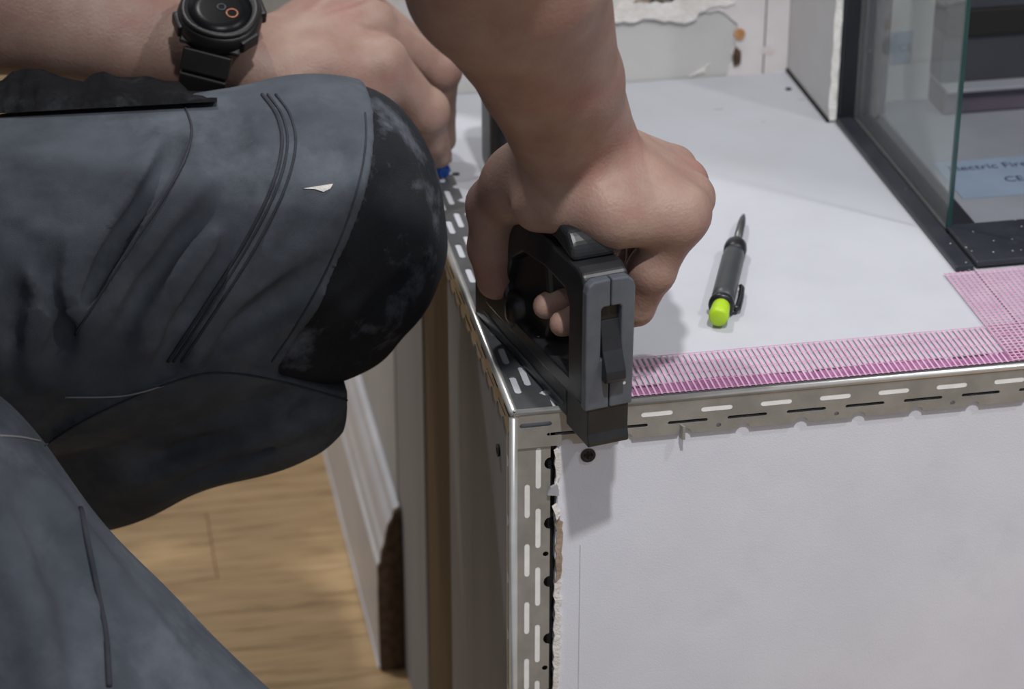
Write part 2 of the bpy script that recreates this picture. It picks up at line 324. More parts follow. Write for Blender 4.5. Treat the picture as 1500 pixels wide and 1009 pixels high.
p_ = W(850, 800, Y=0.0); scrapF('pencil_line', [(p_[0], p_[2]), (p_[0] + 0.0004, p_[2]), (p_[0] + 0.0006, -0.30), (p_[0] + 0.0002, -0.30)], 0.0013, 0.0001, M_patch, 26, 0.0)
def screw(loc, axis, r, label):
    o = empty('drywall_screw', loc); o.rotation_euler = Vector(axis).to_track_quat('Z', 'Y').to_euler()
    from_bm('head', lathe_bm([(r * 0.9, -0.001), (r, 0.0), (r, 0.0006), (r * 0.62, 0.0006), (r * 0.5, 0.0001)], 20), M_screw, o)
    bm = box_bm(-r * 0.5, r * 0.5, -r * 0.1, r * 0.1, 0.0001, 0.0005); box_bm(-r * 0.1, r * 0.1, -r * 0.5, r * 0.5, 0.0001, 0.0005, bm)
    from_bm('cross_recess', bm, M_under, o)
    tag(o, label, 'screw', 'drywall screws in the plinth boards'); return o
p_ = W(862, 668, Y=0.0); screw((p_[0], 0.0012, p_[2]), (0, -1, 0), 0.0046, 'black drywall screw in the front board under the staple gun nose')
p_ = W(737, 683, X=0.0); screw((0.0005, p_[1] + 0.02, p_[2]), (-1, 0, 0), 0.004, 'black drywall screw in the shaded side board left of the corner')
p_ = W(668, 256, Z=0.0); screw((p_[0], p_[1], 0.0002), (0, 0, 1), 0.0028, 'small screw in a grey filler patch near the left fingertips')
p_ = W(1155, 131, Z=0.0); screw((p_[0], p_[1], 0.0002), (0, 0, 1), 0.0024, 'small screw in the ledge by the back right corner')
def ledge_patch(u, v, r, seed, sx=1.0):
    c = W(u, v, Z=0.0); poly = jag([(c[0] + sx * r * math.cos(a), c[1] + r * math.sin(a)) for a in np.linspace(0, 2 * math.pi, 15)[:-1]], r * 0.12, r * 0.3, seed)
    return P(from_bm('filler_patch', sheet_bm(poly, [], 0.0003, lambda a, b, w: (a, b, 0.0001 + w)), M_patch))
ledge_patch(672, 252, 0.018, 31, 1.0)

for (u, v, du) in ((1052, 160, 7), (1174, 146, 5), (1118, 178, 2)):
    a, b = W(u - du, v + 1, Z=0), W(u + du, v - 1, Z=0)
    P(from_bm('pencil_mark', box_bm(a[0], b[0], a[1], a[1] + 0.0016, 0.0, 0.00025), M_patch))
# ------------------------------------------------------------------ metal corner beads
def bead_sheet(name, length, width, rows, period, edge_bite, fn, parent, start=0.0, rounds=(), seed=3, m=None):
    r = random.Random(seed); outer = [(start, 0.0), (length, 0.0)]
    far = []; u = length
    cuts = sorted([c for c in np.arange(start + edge_bite[2], length, edge_bite[0])], reverse=True)
    far.append((length, width))
    for c in cuts:
        if c + edge_bite[1] > length or c - edge_bite[1] < start: continue
        far += [(c + edge_bite[1] * math.cos(a), width - edge_bite[1] * 0.9 * math.sin(a)) for a in np.linspace(0, math.pi, 7)]
    far.append((start, width)); outer += far
    holes = []
    for (v, lu, lv, off) in rows:
        c = start + off
        while c + lu / 2 < length - 0.001:
            if c - lu / 2 > start + 0.001: holes.append(slot(c, v, lu, lv))
            c += period
    for (v, rad, off, per) in rounds:
        c = start + off
        while c < length - 0.003:
            holes.append(circle(c, v, rad, 10)); c += per
    return from_bm(name, sheet_bm(outer, holes, 0.0006, fn), m or M_steel, parent)
# front edge bead
b1 = tag(empty('corner_bead', (0, 0, 0)), 'galvanised slotted angle bead along the front edge of the plinth', 'corner bead', 'slotted metal corner beads')
per = 0.0367; x0 = W(977, 622, Y=0.0)[0] - 0.0
rows_f = [(0.0088, 0.0195, 0.0032, 0.0585), (0.0158, 0.0245, 0.0022, 0.0770)]
bead_sheet('face_flange', 0.95, 0.0240, [(0.0088, 0.0195, 0.0032, W(962, 605, Y=0)[0] % per + 0.0), (0.0160, 0.0245, 0.0022, W(1007, 615, Y=0)[0] % per)], per, (per * 0.985, 0.0042, W(1092, 627, Y=0)[0] % per), lambda u, v, w: (u, -0.0004 - w, -v), b1, start=0.0, rounds=((0.0205, 0.0016, W(1052, 622, Y=0)[0] % 0.0734, 0.0734),))
bead_sheet('top_flange', 0.95, 0.0185, [(0.008, 0.0195, 0.003, 0.02), (0.0135, 0.0245, 0.0022, 0.038)], per, (per * 0.8, 0.004, 0.012), lambda u, v, w: (u, v, 0.0003 + w), b1, start=0.026, seed=5, m=M_steeldark)
from_bm('bead_nose', tube_bm([(0.001, 0.0, 0.0), (0.95, 0.0, 0.0)], 0.0020, 12), M_steelnose, b1, smooth=True)
t = W(998, 628, Y=-0.001); from_bm('bent_tab', sheet_bm([(t[0] - 0.001, t[2] - 0.006), (t[0] + 0.0006, t[2] - 0.006), (t[0] + 0.0006, t[2] + 0.003), (t[0] - 0.001, t[2] + 0.003)], [], 0.003, lambda u, v, w: (u + w * 0.4, -0.001 - w, v)), M_steel, b1)
# left edge bead
b2 = tag(empty('corner_bead', (0, 0, 0)), 'slotted angle bead along the left edge of the ledge by the knee', 'corner bead', 'slotted metal corner beads')
pL = 0.0385
yA = W(660, 291, Z=0)[1]; 
bead_sheet('top_flange', 0.375, 0.0240, [(0.0075, 0.0225, 0.0042, W(672, 369, Z=0)[1] % pL), (0.0150, 0.0255, 0.0042, W(667, 324, Z=0)[1] % pL)], pL, (pL * 0.62, 0.0042, 0.02), lambda u, v, w: (v, u, 0.0004 + w), b2, start=0.0, rounds=((0.0205, 0.0014, 0.02, pL * 1.24),), m=M_steeldark)
bead_sheet('side_flange', 0.375, 0.0225, [(0.008, 0.02, 0.0035, 0.02), (0.0155, 0.0245, 0.0026, 0.036)], pL, (pL * 0.5, 0.0048, 0.01), lambda u, v, w: (0.0004 - w, u, -v), b2, start=0.0, m=M_steelside)
from_bm('bead_nose', tube_bm([(0.0, 0.0005, 0.0), (0.0, 0.375, 0.0)], 0.0026, 12), M_steelnose, b2, smooth=True)
# vertical corner bead
b3 = tag(empty('corner_bead', (0, 0, FLOOR_Z)), 'slotted angle bead running down the vertical corner of the plinth', 'corner bead', 'slotted metal corner beads')
pV = 0.0415; HL = -FLOOR_Z - 0.001
zz = lambda v: -W(775, v, Y=0)[2]
bead_sheet('face_flange', HL, 0.0225, [(0.0085, 0.0235, 0.0032, (zz(731) - 0.012) % pV), (0.0152, 0.0280, 0.0032, (zz(772) - 0.012) % pV)], pV, (pV * 1.0, 0.0042, (zz(852) - 0.012) % pV), lambda u, v, w: (v, 0.0008 - w, -0.0125 - u + 0.508 - 0.0), b3, start=0.001, rounds=((0.0200, 0.0019, (zz(811) - 0.012) % (pV * 2), pV * 2),))
bead_sheet('side_flange', HL, 0.0225, [(0.0085, 0.0235, 0.0032, 0.02), (0.0152, 0.028, 0.0032, 0.04)], pV, (pV, 0.0042, 0.02), lambda u, v, w: (0.0012 - w, v, -0.0125 - u + 0.508), b3, start=0.012)
from_bm('bead_nose', tube_bm([(0.0, 0.0, 0.508 - 0.003), (0.0, 0.0, 0.0005)], 0.0026, 12), M_steelnose, b3, smooth=True)
for o in (b3.children): pass

# ------------------------------------------------------------------ pink mesh joint tape
def tape(x0, x1, y0, y1, z, label, sp=0.0034, wx=0.0011, wy=0.0006, spy=None):
    t = empty('mesh_tape', ((x0 + x1) / 2, (y0 + y1) / 2, 0.0)); cx, cy = t.location.x, t.location.y
    bm = bmesh.new(); x = x0
    while x <= x1:
        box_bm(x - cx - wx / 2, x - cx + wx / 2, y0 - cy, y1 - cy, z, z + 0.0003, bm); x += sp
    o1 = tag(from_bm('crosswise_threads', bm, M_pink, t), kind='stuff')
    bm = bmesh.new(); y = y0 + 0.0006
    while y <= y1:
        box_bm(x0 - cx, x1 - cx, y - cy - wy / 2, y - cy + wy / 2, z + 0.0002, z + 0.0005, bm); y += spy or sp
    o2 = tag(from_bm('lengthwise_threads', bm, M_pink, t), kind='stuff')
    return tag(t, label, 'mesh tape', 'pink mesh joint tape on the ledge')
t1 = tape(0.062, 0.95, 0.0040, 0.0520, 0.0014, 'long pink mesh joint tape along the front edge of the ledge', sp=0.0036, wx=0.0012, wy=0.0003, spy=0.0117)
fx = [(0.062, 0.0052), (0.95, 0.0052)] + [(x, 0.0165 + 0.0022 * math.sin(x * 60) + random.uniform(-0.0012, 0.0012)) for x in np.arange(0.95, 0.062, -0.005)]
from_bm('adhesive_film', sheet_bm(fx, [], 0.0002, lambda u, v, w: (u - t1.location.x, v - t1.location.y, 0.0011 + w)), M_film, t1)
tape(0.3105, 0.3700, 0.0040, 0.1290, 0.0020, 'short pink mesh joint tape running back to the black fireplace frame', sp=0.0036, wx=0.0008, wy=0.0007)

# ------------------------------------------------------------------ fireplace
side = tag(empty('reveal_board', (0.318, 0.45, 0.0)), 'upright plasterboard strip with a raw edge left of the fireplace', 'plasterboard')
o = box('face', -0.003, 0.003, -0.0535, 0.054, 0.002, 1.3, M_plaster, side)
zs = np.arange(0.002, 1.3, 0.006)
o = from_bm('raw_edge', sheet_bm([(-0.003, 0.002)] + [(0.0015 + random.uniform(-0.0012, 0.0012), z) for z in zs] + [(-0.003, 1.3)] + [(-0.0032 + random.uniform(-0.0008, 0.0008), z) for z in reversed(zs)], [], 0.0015, lambda u, v, w: (u, -0.0535 - w, v)), M_gyps, side)
o = box('bottom_gap', -0.0045, -0.002, -0.054, 0.054, 0.0002, 0.003, M_under, side)

fp = tag(empty('electric_fireplace', (0.55, 0.28, 0.0)), 'black framed electric fireplace with a clear side glass on the ledge', 'fireplace')
def FP(name, x0, x1, y0, y1, z0, z1, m, bevel=0.0008):
    return box(name, x0 - 0.55, x1 - 0.55, y0 - 0.28, y1 - 0.28, z0, z1, m, fp, bevel)
FP('base_plate', 0.3195, 0.3322, 0.132, 0.3945, 0.0005, 0.0045, M_blackmetal, 0.0012)
FP('front_plate', 0.3335, 0.95, 0.133, 0.193, 0.0022, 0.0062, M_blackmetal, 0.0015)
FP('glass_channel', 0.3326, 0.3355, 0.19, 0.395, 0.0008, 0.0025, M_under, 0)
FP('inner_plate', 0.3375, 0.356, 0.190, 0.395, 0.0005, 0.0042, M_blackframe)
FP('post', 0.3215, 0.3372, 0.3955, 0.42, 0.0005, 1.2, M_blackframe, 0.0018)
FP('post', 0.3405, 0.3590, 0.3955, 0.42, 0.0005, 1.2, M_blackmetal, 0.0018)
FP('post_strip', 0.3374, 0.3402, 0.3920, 0.42, 0.0005, 1.2, M_nib, 0.0006)
FP('firebox_floor', 0.3565, 0.95, 0.195, 0.42, 0.0005, 0.0035, M_inner, 0)
FP('firebox_back', 0.3592, 0.95, 0.42, 0.43, 0.0005, 1.2, M_innerback, 0)
FP('heater_sill', 0.400, 0.95, 0.385, 0.42, 0.0035, 0.022, M_innerpurple, 0.002)
FP('heater_shelf', 0.400, 0.95, 0.380, 0.42, 0.022, 0.025, M_inner, 0.001)
FP('heater_panel', 0.400, 0.95, 0.395, 0.42, 0.025, 0.062, M_innerdark, 0.001)
FP('heater_slot', 0.400, 0.95, 0.392, 0.42, 0.062, 0.082, M_under, 0.001)
FP('heater_top', 0.400, 0.95, 0.395, 0.42, 0.082, 1.2, M_innerdark, 0.001)
FP('cable_box', 0.418, 0.50, 0.205, 0.232, 0.0035, 0.014, M_blackframe, 0.002)
gp = FP('side_glass', 0.3338, 0.3368, 0.1925, 0.3935, 0.0030, 1.2, M_glass, 0)
e = FP('polished_edge', 0.3338, 0.3368, 0.1898, 0.1925, 0.0030, 1.2, M_glassedge, 0); tag(e, 'green polished glass edge')
def text(name, s, loc, size, m, parent, rot=(0, 0, 0)):
    c = bpy.data.curves.new(name, 'FONT'); c.body = s; c.size = size; c.extrude = 0.00005
    tmp = bpy.data.objects.new('tmp', c); COL.objects.link(tmp); dg = bpy.context.evaluated_depsgraph_get(); me = bpy.data.meshes.new_from_object(tmp.evaluated_get(dg)); bpy.data.objects.remove(tmp)
    me.materials.clear(); o = link(name, me, m, parent); o.location = loc; o.rotation_euler = rot; return o
st = tag(empty('sticker', (0.47, 0.27, 0.0036)), 'pale blue rating sticker with dark lettering on the firebox floor', 'sticker')
box('paper', -0.108, 0.10, -0.034, 0.030, 0, 0.0003, M_sticker, st)
text('lettering', 'Electric Fireplace', (-0.101, 0.013, 0.0004), 0.0122, M_ink, st); q = W(1474, 266, Z=0.004); text('lettering', 'CE', (q[0] - 0.47, q[1] - 0.27, 0.0004), 0.012, M_ink, st)
st2 = tag(empty('sticker', (0.382, 0.4198, 0.055)), 'faded pale sticker with a certification mark seen through the side glass', 'sticker')
box('paper', -0.022, 0.0025, -0.0004, 0, -0.022, 0.004, M_sticker, st2); text('lettering', 'CE', (-0.008, -0.0006, -0.012), 0.009, M_innerdark, st2, (math.pi / 2, 0, 0))

# ------------------------------------------------------------------ marker pencil on the ledge
tail = W(1053, 462, Z=0.0082); tip = W(1089.5, 314, Z=0.0070); ax = Vector(tip - tail); Lp = ax.length
pc = empty('marker_pencil', tail); pc.rotation_euler = ax.to_track_quat('Z', 'Y').to_euler()
s = Lp / 0.150
from_bm('lime_end', lathe_bm([(0.0046, -0.004), (0.0060, -0.0030), (0.0064, 0.0), (0.0058, 0.010), (0.0056, 0.016)], 24), M_lime, pc, smooth=True, bevel=0.0)
from_bm('collar', lathe_bm([(0.0076, 0.013), (0.0083, 0.0145), (0.0083, 0.017), (0.0076, 0.0185)], 28), M_pencilblk, pc, smooth=True)
from_bm('barrel', lathe_bm([(0.0074, 0.0175), (0.0075, 0.03), (0.0074, 0.080 * s), (0.0068, 0.088 * s), (0.0060, 0.0885 * s)], 28), M_pencil, pc, smooth=True)
from_bm('grip_ring', lathe_bm([(0.0055, 0.088 * s), (0.0074, 0.0905 * s), (0.0077, 0.096 * s), (0.0072, 0.1 * s), (0.0058, 0.1035 * s), (0.0035, 0.106 * s)], 28), M_pencilblk, pc, smooth=True)
from_bm('nib_tube', lathe_bm([(0.0029, 0.104 * s), (0.0027, 0.136 * s), (0.0020, 0.144 * s), (0.0010, 0.149 * s), (0.0003, 0.150 * s)], 16), M_nib, pc, smooth=True)
inv = pc.rotation_euler.to_matrix().inverted()
sd = (inv @ Vector((0.93, -0.16, -0.32))).normalized(); base = sd * 0.0092
def pcl(z, r): return Vector((0, 0, z)) + sd * r
from_bm('pocket_clip', tube_bm([pcl(0.016, 0.0085), pcl(0.018, 0.0108), pcl(0.034, 0.0112), pcl(0.047, 0.0106), pcl(0.05, 0.0092)], [0.0020, 0.0022, 0.0020, 0.0018, 0.0014], 8), M_pencilblk, pc, smooth=True)
tag(pc, 'dark grey marker pencil with lime green end lying on the ledge', 'pencil')

# ------------------------------------------------------------------ staple gun
sg = empty('staple_gun', (0.0470, -0.0340, 0.0), math.radians(11.6))
def prism(name, outer, holes, x0, x1, m, bevel=0.0, seg=2, parent=sg, smooth=False):
    return from_bm(name, sheet_bm(outer, holes, x1 - x0, lambda u, v, w: (x0 + w, u, v)), m, parent, bevel=bevel, seg=seg, smooth=smooth)
housing = [(0.000, 0.021), (-0.001, 0.094), (0.003, 0.1015), (0.010, 0.1045), (0.055, 0.1035), (0.095, 0.099), (0.125, 0.086), (0.143, 0.062), (0.150, 0.036), (0.150, 0.018), (0.03, 0.018)]
hole = [(0.022, 0.032), (0.022, 0.076), (0.028, 0.083), (0.055, 0.084), (0.090, 0.079), (0.110, 0.066), (0.118, 0.046), (0.112, 0.034), (0.098, 0.030)]
prism('housing', housing, [hole], -0.0142, 0.0142, M_toolblack, bevel=0.0028, seg=3, smooth=False)
# front cover in two halves round the slider window
def fc(name, outer, x_off=0.0):
    return from_bm(name, sheet_bm(outer, [], 0.0065, lambda u, v, w: (u, -0.0055 + w, v)), M_toolgrey, sg, bevel=0.0012, seg=2)
fc('front_cover', [(-0.0150, 0.020), (-0.0003, 0.020), (-0.0003, 0.052), (-0.0058, 0.052), (-0.0058, 0.083), (-0.0045, 0.0845), (-0.0003, 0.0845), (-0.0003, 0.1015), (-0.0105, 0.1010), (-0.0138, 0.0985), (-0.0150, 0.094)])
fc('front_cover', [(0.0003, 0.020), (0.0145, 0.020), (0.0152, 0.094), (0.0138, 0.0985), (0.0105, 0.1010), (0.0003, 0.1015), (0.0003, 0.0845), (0.0055, 0.0845), (0.0068, 0.083), (0.0068, 0.052), (0.0003, 0.052)])
box('slider_recess', -0.0058, 0.0068, -0.0012, 0.001, 0.052, 0.0845, M_pencilblk, sg)
prism('slider', [(-0.0015, 0.075), (-0.0042, 0.066), (-0.0062, 0.057), (-0.0118, 0.046), (-0.0126, 0.041), (-0.0100, 0.038), (-0.0050, 0.038), (-0.0015, 0.050)], [], -0.0050, 0.0075, M_toolblack, bevel=0.0009)
prism('nose', [(-0.0045, 0.0205), (-0.0045, 0.004), (-0.0060, -0.001), (-0.0056, -0.0040), (0.026, -0.0040), (0.028, 0.0205)], [], -0.0128, 0.0128, M_toolblack, bevel=0.0014)
prism('magazine_rail', [(0.022, -0.0005), (0.022, 0.020), (0.050, 0.024), (0.120, 0.026), (0.150, 0.030), (0.166, 0.034), (0.1705, 0.028), (0.1705, 0.0012), (0.06, 0.0012)], [], -0.0128, 0.0128, M_toolblack, bevel=0.0020)
prism('rail_strip', [(0.03, 0.006), (0.03, 0.0085), (0.155, 0.0105), (0.155, 0.008)], [], -0.0134, 0.0134, M_pencil, bevel=0.0005)
prism('spring_housing', [(0.066, 0.030), (0.060, 0.048), (0.066, 0.082), (0.090, 0.080), (0.112, 0.066), (0.119, 0.046), (0.113, 0.033), (0.098, 0.029)], [], -0.0085, 0.0085, M_pencilblk, bevel=0.003)
from_bm('end_knob', lathe_bm([(0.004, -0.012), (0.009, -0.010), (0.011, -0.004), (0.011, 0.004), (0.009, 0.010), (0.004, 0.012)], 20), M_pencilblk, sg, smooth=True).location = (-0.006, 0.108, 0.032)
prism('squeeze_lever', [(0.016, 0.104), (0.017, 0.113), (0.024, 0.1205), (0.045, 0.1235), (0.09, 0.1170), (0.13, 0.110), (0.145, 0.104), (0.14, 0.099), (0.09, 0.104), (0.04, 0.108)], [], -0.0145, 0.0145, M_toolblack, bevel=0.0045, seg=3)
prism('striker_bracket', [(0.0215, 0.030), (0.034, 0.030), (0.034, 0.035), (0.0265, 0.045), (0.0215, 0.046)], [], -0.004, 0.009, M_nib, bevel=0.0008)
tag(sg, 'black and charcoal hand staple gun gripped at the plinth corner', 'staple gun')

# ------------------------------------------------------------------ SDF modelling (numpy surface nets)
def smin(a, b, k):
    if k <= 0: return np.minimum(a, b)
    h = np.clip(0.5 + 0.5 * (b - a) / k, 0, 1); return b + (a - b) * h - k * h * (1 - h)
def smax(a, b, k): return -smin(-a, -b, k)
def rc(p, a, b, ra, rb):
    a = np.asarray(a, np.float32); b = np.asarray(b, np.float32); d = b - a; t = np.clip((p - a) @ d / float(d @ d), 0, 1)
    q = p - a - t[:, None] * d; return np.sqrt((q * q).sum(1)) - (ra + t * (rb - ra))
def ell(p, c, r, R=None):
    q = p - np.asarray(c, np.float32)
    if R is not None: q = q @ np.asarray(R, np.float32)
    r = np.asarray(r, np.float32); k0 = np.sqrt(((q / r) ** 2).sum(1)) + 1e-9; k1 = np.sqrt(((q / r ** 2) ** 2).sum(1)) + 1e-9
    return k0 * (k0 - 1) / k1
def chain(p, pts, rads, k=0.004):
    d = None
    for i in range(len(pts) - 1):
        e = rc(p, pts[i], pts[i + 1], rads[i], rads[i + 1]); d = e if d is None else smin(d, e, k)
    return d
def polyd(p, pts):
    """distance to a polyline"""
    d = None
    for i in range(len(pts) - 1):
        e = rc(p, pts[i], pts[i + 1], 0, 0); d = e if d is None else np.minimum(d, e)
    return d
def polyt(p, pts):
    """distance to a polyline and a 0..1..0 weight that fades out at its ends"""
    best = np.full(len(p), 1e9, np.float32); tt = np.zeros(len(p), np.float32); n = len(pts) - 1
    for i in range(n):
        a = np.asarray(pts[i], np.float32); b = np.asarray(pts[i + 1], np.float32); d = b - a; t = np.clip((p - a) @ d / float(d @ d), 0, 1)
        q = p - a - t[:, None] * d; e = np.sqrt((q * q).sum(1)); m = e < best; best[m] = e[m]; tt[m] = (i + t[m]) / n
    return best, np.maximum(np.sin(np.pi * np.clip(tt, 0, 1)), 0.0) ** 0.7
def nets(fn, lo, hi, h, margin=1.6):
    lo = np.asarray(lo, np.float32); B = 8
    nb = np.ceil((np.asarray(hi) - lo) / (h * B)).astype(int); n = nb * B
    cb = np.stack(np.meshgrid(*[np.arange(k) for k in nb], indexing='ij'), -1).reshape(-1, 3)
    cc = lo + (cb * B + (B - 1) / 2).astype(np.float32) * h
    d = np.concatenate([fn(c) for c in np.array_split(cc, max(1, len(cc) // 200000))])
    sgn = np.where(d < 0, -1.0, 1.0).astype(np.float32).reshape(nb)
    V = np.repeat(np.repeat(np.repeat(sgn, B, 0), B, 1), B, 2)
    sel = cb[np.abs(d) < h * B * 0.87 * margin]
    off = np.stack(np.meshgrid(*[np.arange(B)] * 3, indexing='ij'), -1).reshape(-1, 3)
    for s in np.array_split(sel, max(1, len(sel) // 800)):
        if len(s) == 0: continue
        ii = (s[:, None, :] * B + off[None]).reshape(-1, 3)
        V[ii[:, 0], ii[:, 1], ii[:, 2]] = fn(lo + ii.astype(np.float32) * h)
    ins = V < 0
    c8 = [ins[i:n[0] - 1 + i, j:n[1] - 1 + j, k:n[2] - 1 + k] for i in (0, 1) for j in (0, 1) for k in (0, 1)]
    anyi = c8[0].copy(); alli = c8[0].copy()
    for c in c8[1:]: anyi |= c; alli &= c
    cells = np.argwhere(anyi & ~alli)
    idx = np.full(tuple(n - 1), -1, np.int32); idx[cells[:, 0], cells[:, 1], cells[:, 2]] = np.arange(len(cells))
    acc = np.zeros((len(cells), 3)); cnt = np.zeros(len(cells))
    cor = [(i, j, k) for i in (0, 1) for j in (0, 1) for k in (0, 1)]
    for a in cor:
        for ax in range(3):
            if a[ax]: continue
            b = list(a); b[ax] = 1
            va = V[cells[:, 0] + a[0], cells[:, 1] + a[1], cells[:, 2] + a[2]]; vb = V[cells[:, 0] + b[0], cells[:, 1] + b[1], cells[:, 2] + b[2]]
            m = (va < 0) != (vb < 0); t = va[m] / (va[m] - vb[m]); q = np.array(a, float)[None].repeat(m.sum(), 0); q[:, ax] = t
            acc[m] += q; cnt[m] += 1
    verts = lo + (cells + acc / cnt[:, None]) * h
    faces = []
    for ax in range(3):
        u, w = (ax + 1) % 3, (ax + 2) % 3
        sl0 = [slice(1, n[i] - 1) for i in range(3)]; sl0[ax] = slice(0, n[ax] - 1); sl1 = list(sl0); sl1[ax] = slice(1, n[ax])
        e = np.argwhere(ins[tuple(sl0)] != ins[tuple(sl1)]); o0 = np.array([1, 1, 1]); o0[ax] = 0; e = e + o0
        fl_ = ins[e[:, 0], e[:, 1], e[:, 2]]
        def at(du, dw):
            c = e.copy(); c[:, u] += du; c[:, w] += dw; return idx[c[:, 0], c[:, 1], c[:, 2]]
        q = np.stack([at(-1, -1), at(0, -1), at(0, 0), at(-1, 0)], 1); q[~fl_] = q[~fl_][:, ::-1]; faces.append(q)
    faces = np.concatenate(faces); faces = faces[(faces >= 0).all(1)]
    return verts, faces
def np_mesh(name, verts, faces, m, parent=None):
    me = bpy.data.meshes.new(name); me.vertices.add(len(verts)); me.vertices.foreach_set('co', np.asarray(verts, np.float32).ravel())
    me.loops.add(faces.size); me.loops.foreach_set('vertex_index', faces.astype(np.int32).ravel()); me.polygons.add(len(faces))
    me.polygons.foreach_set('loop_start', np.arange(0, faces.size, 4, dtype=np.int32)); me.polygons.foreach_set('use_smooth', np.ones(len(faces), bool)); me.update(); me.validate()
    return link(name, me, m, parent)
def march(fn, u, v, tmin=0.8, tmax=2.4):
    """point where the line of sight measured at (u, v) meets the surface"""
    r = ray(u, v); t = tmin
    for _ in range(90):
        d = float(fn((CAM + r * t)[None].astype(np.float32))[0])
        if d < 0.0004: break
        t += d * 0.8
        if t > tmax: return None
    return CAM + r * t

# ================================================================== PERSON
# ---- arms, hands (metres)
def A3(*a): return [np.array(p, float) for p in a]
# right arm and hand (grips the staple gun)
rW = W(838, 212, Y=0.022); rE = rW + 0.262 * np.array([-0.318, -0.51, 0.798]); rS = np.array([-0.308, -0.13, 0.45])
rPin, rRng, rMid, rIdx = W(998, 312, Y=0.000), W(1008, 290, Y=0.022), W(1000, 268, Y=0.046), W(985, 248, Y=0.070)
rThC, rThM, rThI, rThT = W(762, 268, Y=0.058), W(724, 300, Y=0.080), W(720, 362, Y=0.086), W(727, 410, Y=0.090)
R_FING = [
    ([rPin, W(954, 396, Y=0.000), W(932, 450, Y=0.006), W(905, 462, Y=0.010)], [0.0145, 0.0134, 0.0108, 0.0088]),
    ([rRng, W(950, 366, Y=0.022), W(926, 432, Y=0.020), W(845, 468, Y=0.008), W(824, 474, Y=0.004)], [0.0125, 0.0115, 0.0096, 0.0085, 0.0078]),
    ([rMid, W(945, 345, Y=0.044), W(915, 410, Y=0.042), W(820, 440, Y=0.030), W(800, 448, Y=0.028)], [0.0120, 0.0112, 0.0096, 0.0086, 0.0080]),
    ([rIdx, W(940, 322, Y=0.068), W(905, 385, Y=0.070), W(840, 410, Y=0.060)], [0.0115, 0.0108, 0.0094, 0.0082]),
]
def right_arm(p):
    f = chain(p, [rW, rW + (rE - rW) * 0.25, rW + (rE - rW) * 0.62, rE], [0.026, 0.029, 0.043, 0.043], 0.01)
    side_ = np.array([0.90, 0.20, 0.30]) * 0.011
    f = smin(f, chain(p, [rW + side_ * 1.55, rW + (rE - rW) * 0.22 + side_ * 1.45, rW + (rE - rW) * 0.65 + side_ * 1.3, rE], [0.0215, 0.0245, 0.040, 0.040], 0.01), 0.012)
    f = smin(f, chain(p, [rW - side_, rW + (rE - rW) * 0.3 - side_ * 0.9, rW + (rE - rW) * 0.65 - side_ * 1.3, rE], [0.021, 0.0245, 0.038, 0.041], 0.01), 0.012)
    f = smin(f, rc(p, rE, rS, 0.046, 0.062), 0.03)
    # palm: metacarpal rays
    h = None
    for k, (q, r0) in enumerate(((rPin, 0.017), (rRng, 0.0155), (rMid, 0.015), (rIdx, 0.0145))):
        e = rc(p, rW + np.array([0.006, 0.004 + 0.006 * k, -0.010]), q, 0.021, r0); h = e if h is None else smin(h, e, 0.012)
    th = chain(p, [rW + np.array([-0.01, 0.02, -0.012]), rThC, rThM], [0.020, 0.021, 0.0165], 0.01)
    h = smin(h, th, 0.016)
    h = smin(h, rc(p, W(905, 318, Y=-0.004), W(975, 322, Y=-0.004), 0.018, 0.015), 0.014)   # heel of the hand
    h = smin(h, rc(p, W(790, 300, Y=0.02), W(880, 300, Y=0.0), 0.016, 0.018), 0.014)
    d = smin(f, h, 0.013)
    fs = None
    for pts, rads in R_FING:
        e = chain(p, pts, rads, 0.003); e = smin(e, ell(p, pts[1], (rads[1] * 1.04,) * 3), 0.004); fs = e if fs is None else smin(fs, e, 0.0012)
    d = smin(d, fs, 0.007)
    t_ = chain(p, [rThM, rThI, rThT], [0.0150, 0.0142, 0.0122], 0.004)
    d = smin(d, t_, 0.007)
    # tendons at the wrist
    d = smin(d, rc(p, rW + np.array([-0.012, -0.020, 0.035]), W(800, 285, Y=0.01), 0.006, 0.004), 0.012)
    return d
# left arm and hand (resting over the knee, fingertips on the bead)
lW = W(352, 84, Y=0.335); lE = W(-250, -52, Y=0.37); lS = np.array([-0.388, 0.24, 0.45])
lIdx, lMid, lRng, lPin = W(560, 94, Y=0.318), W(544, 40, Y=0.342), W(524, 2, Y=0.364), W(508, -20, Y=0.384)
L_FING = [
    ([lIdx, W(622, 164, Y=0.324), W(632, 206, Y=0.335), W(643, 227, Y=0.342)], [0.0172, 0.0150, 0.0116, 0.0094]),
    ([lMid, W(645, 103, Y=0.352), W(645, 165, Y=0.362), W(650, 205, Y=0.366)], [0.0150, 0.0132, 0.0106, 0.0090]),
    ([lRng, W(630, 84, Y=0.378), W(638, 150, Y=0.386), W(640, 180, Y=0.388)], [0.0135, 0.0112, 0.0094, 0.0084]),
    ([lPin, W(612, 76, Y=0.400), W(612, 120, Y=0.406), W(614, 146, Y=0.406)], [0.0115, 0.0096, 0.0084, 0.0076]),
]
lTh = [W(430, 130, Y=0.312), W(505, 180, Y=0.300), W(555, 215, Y=0.306), W(585, 235, Y=0.312)]
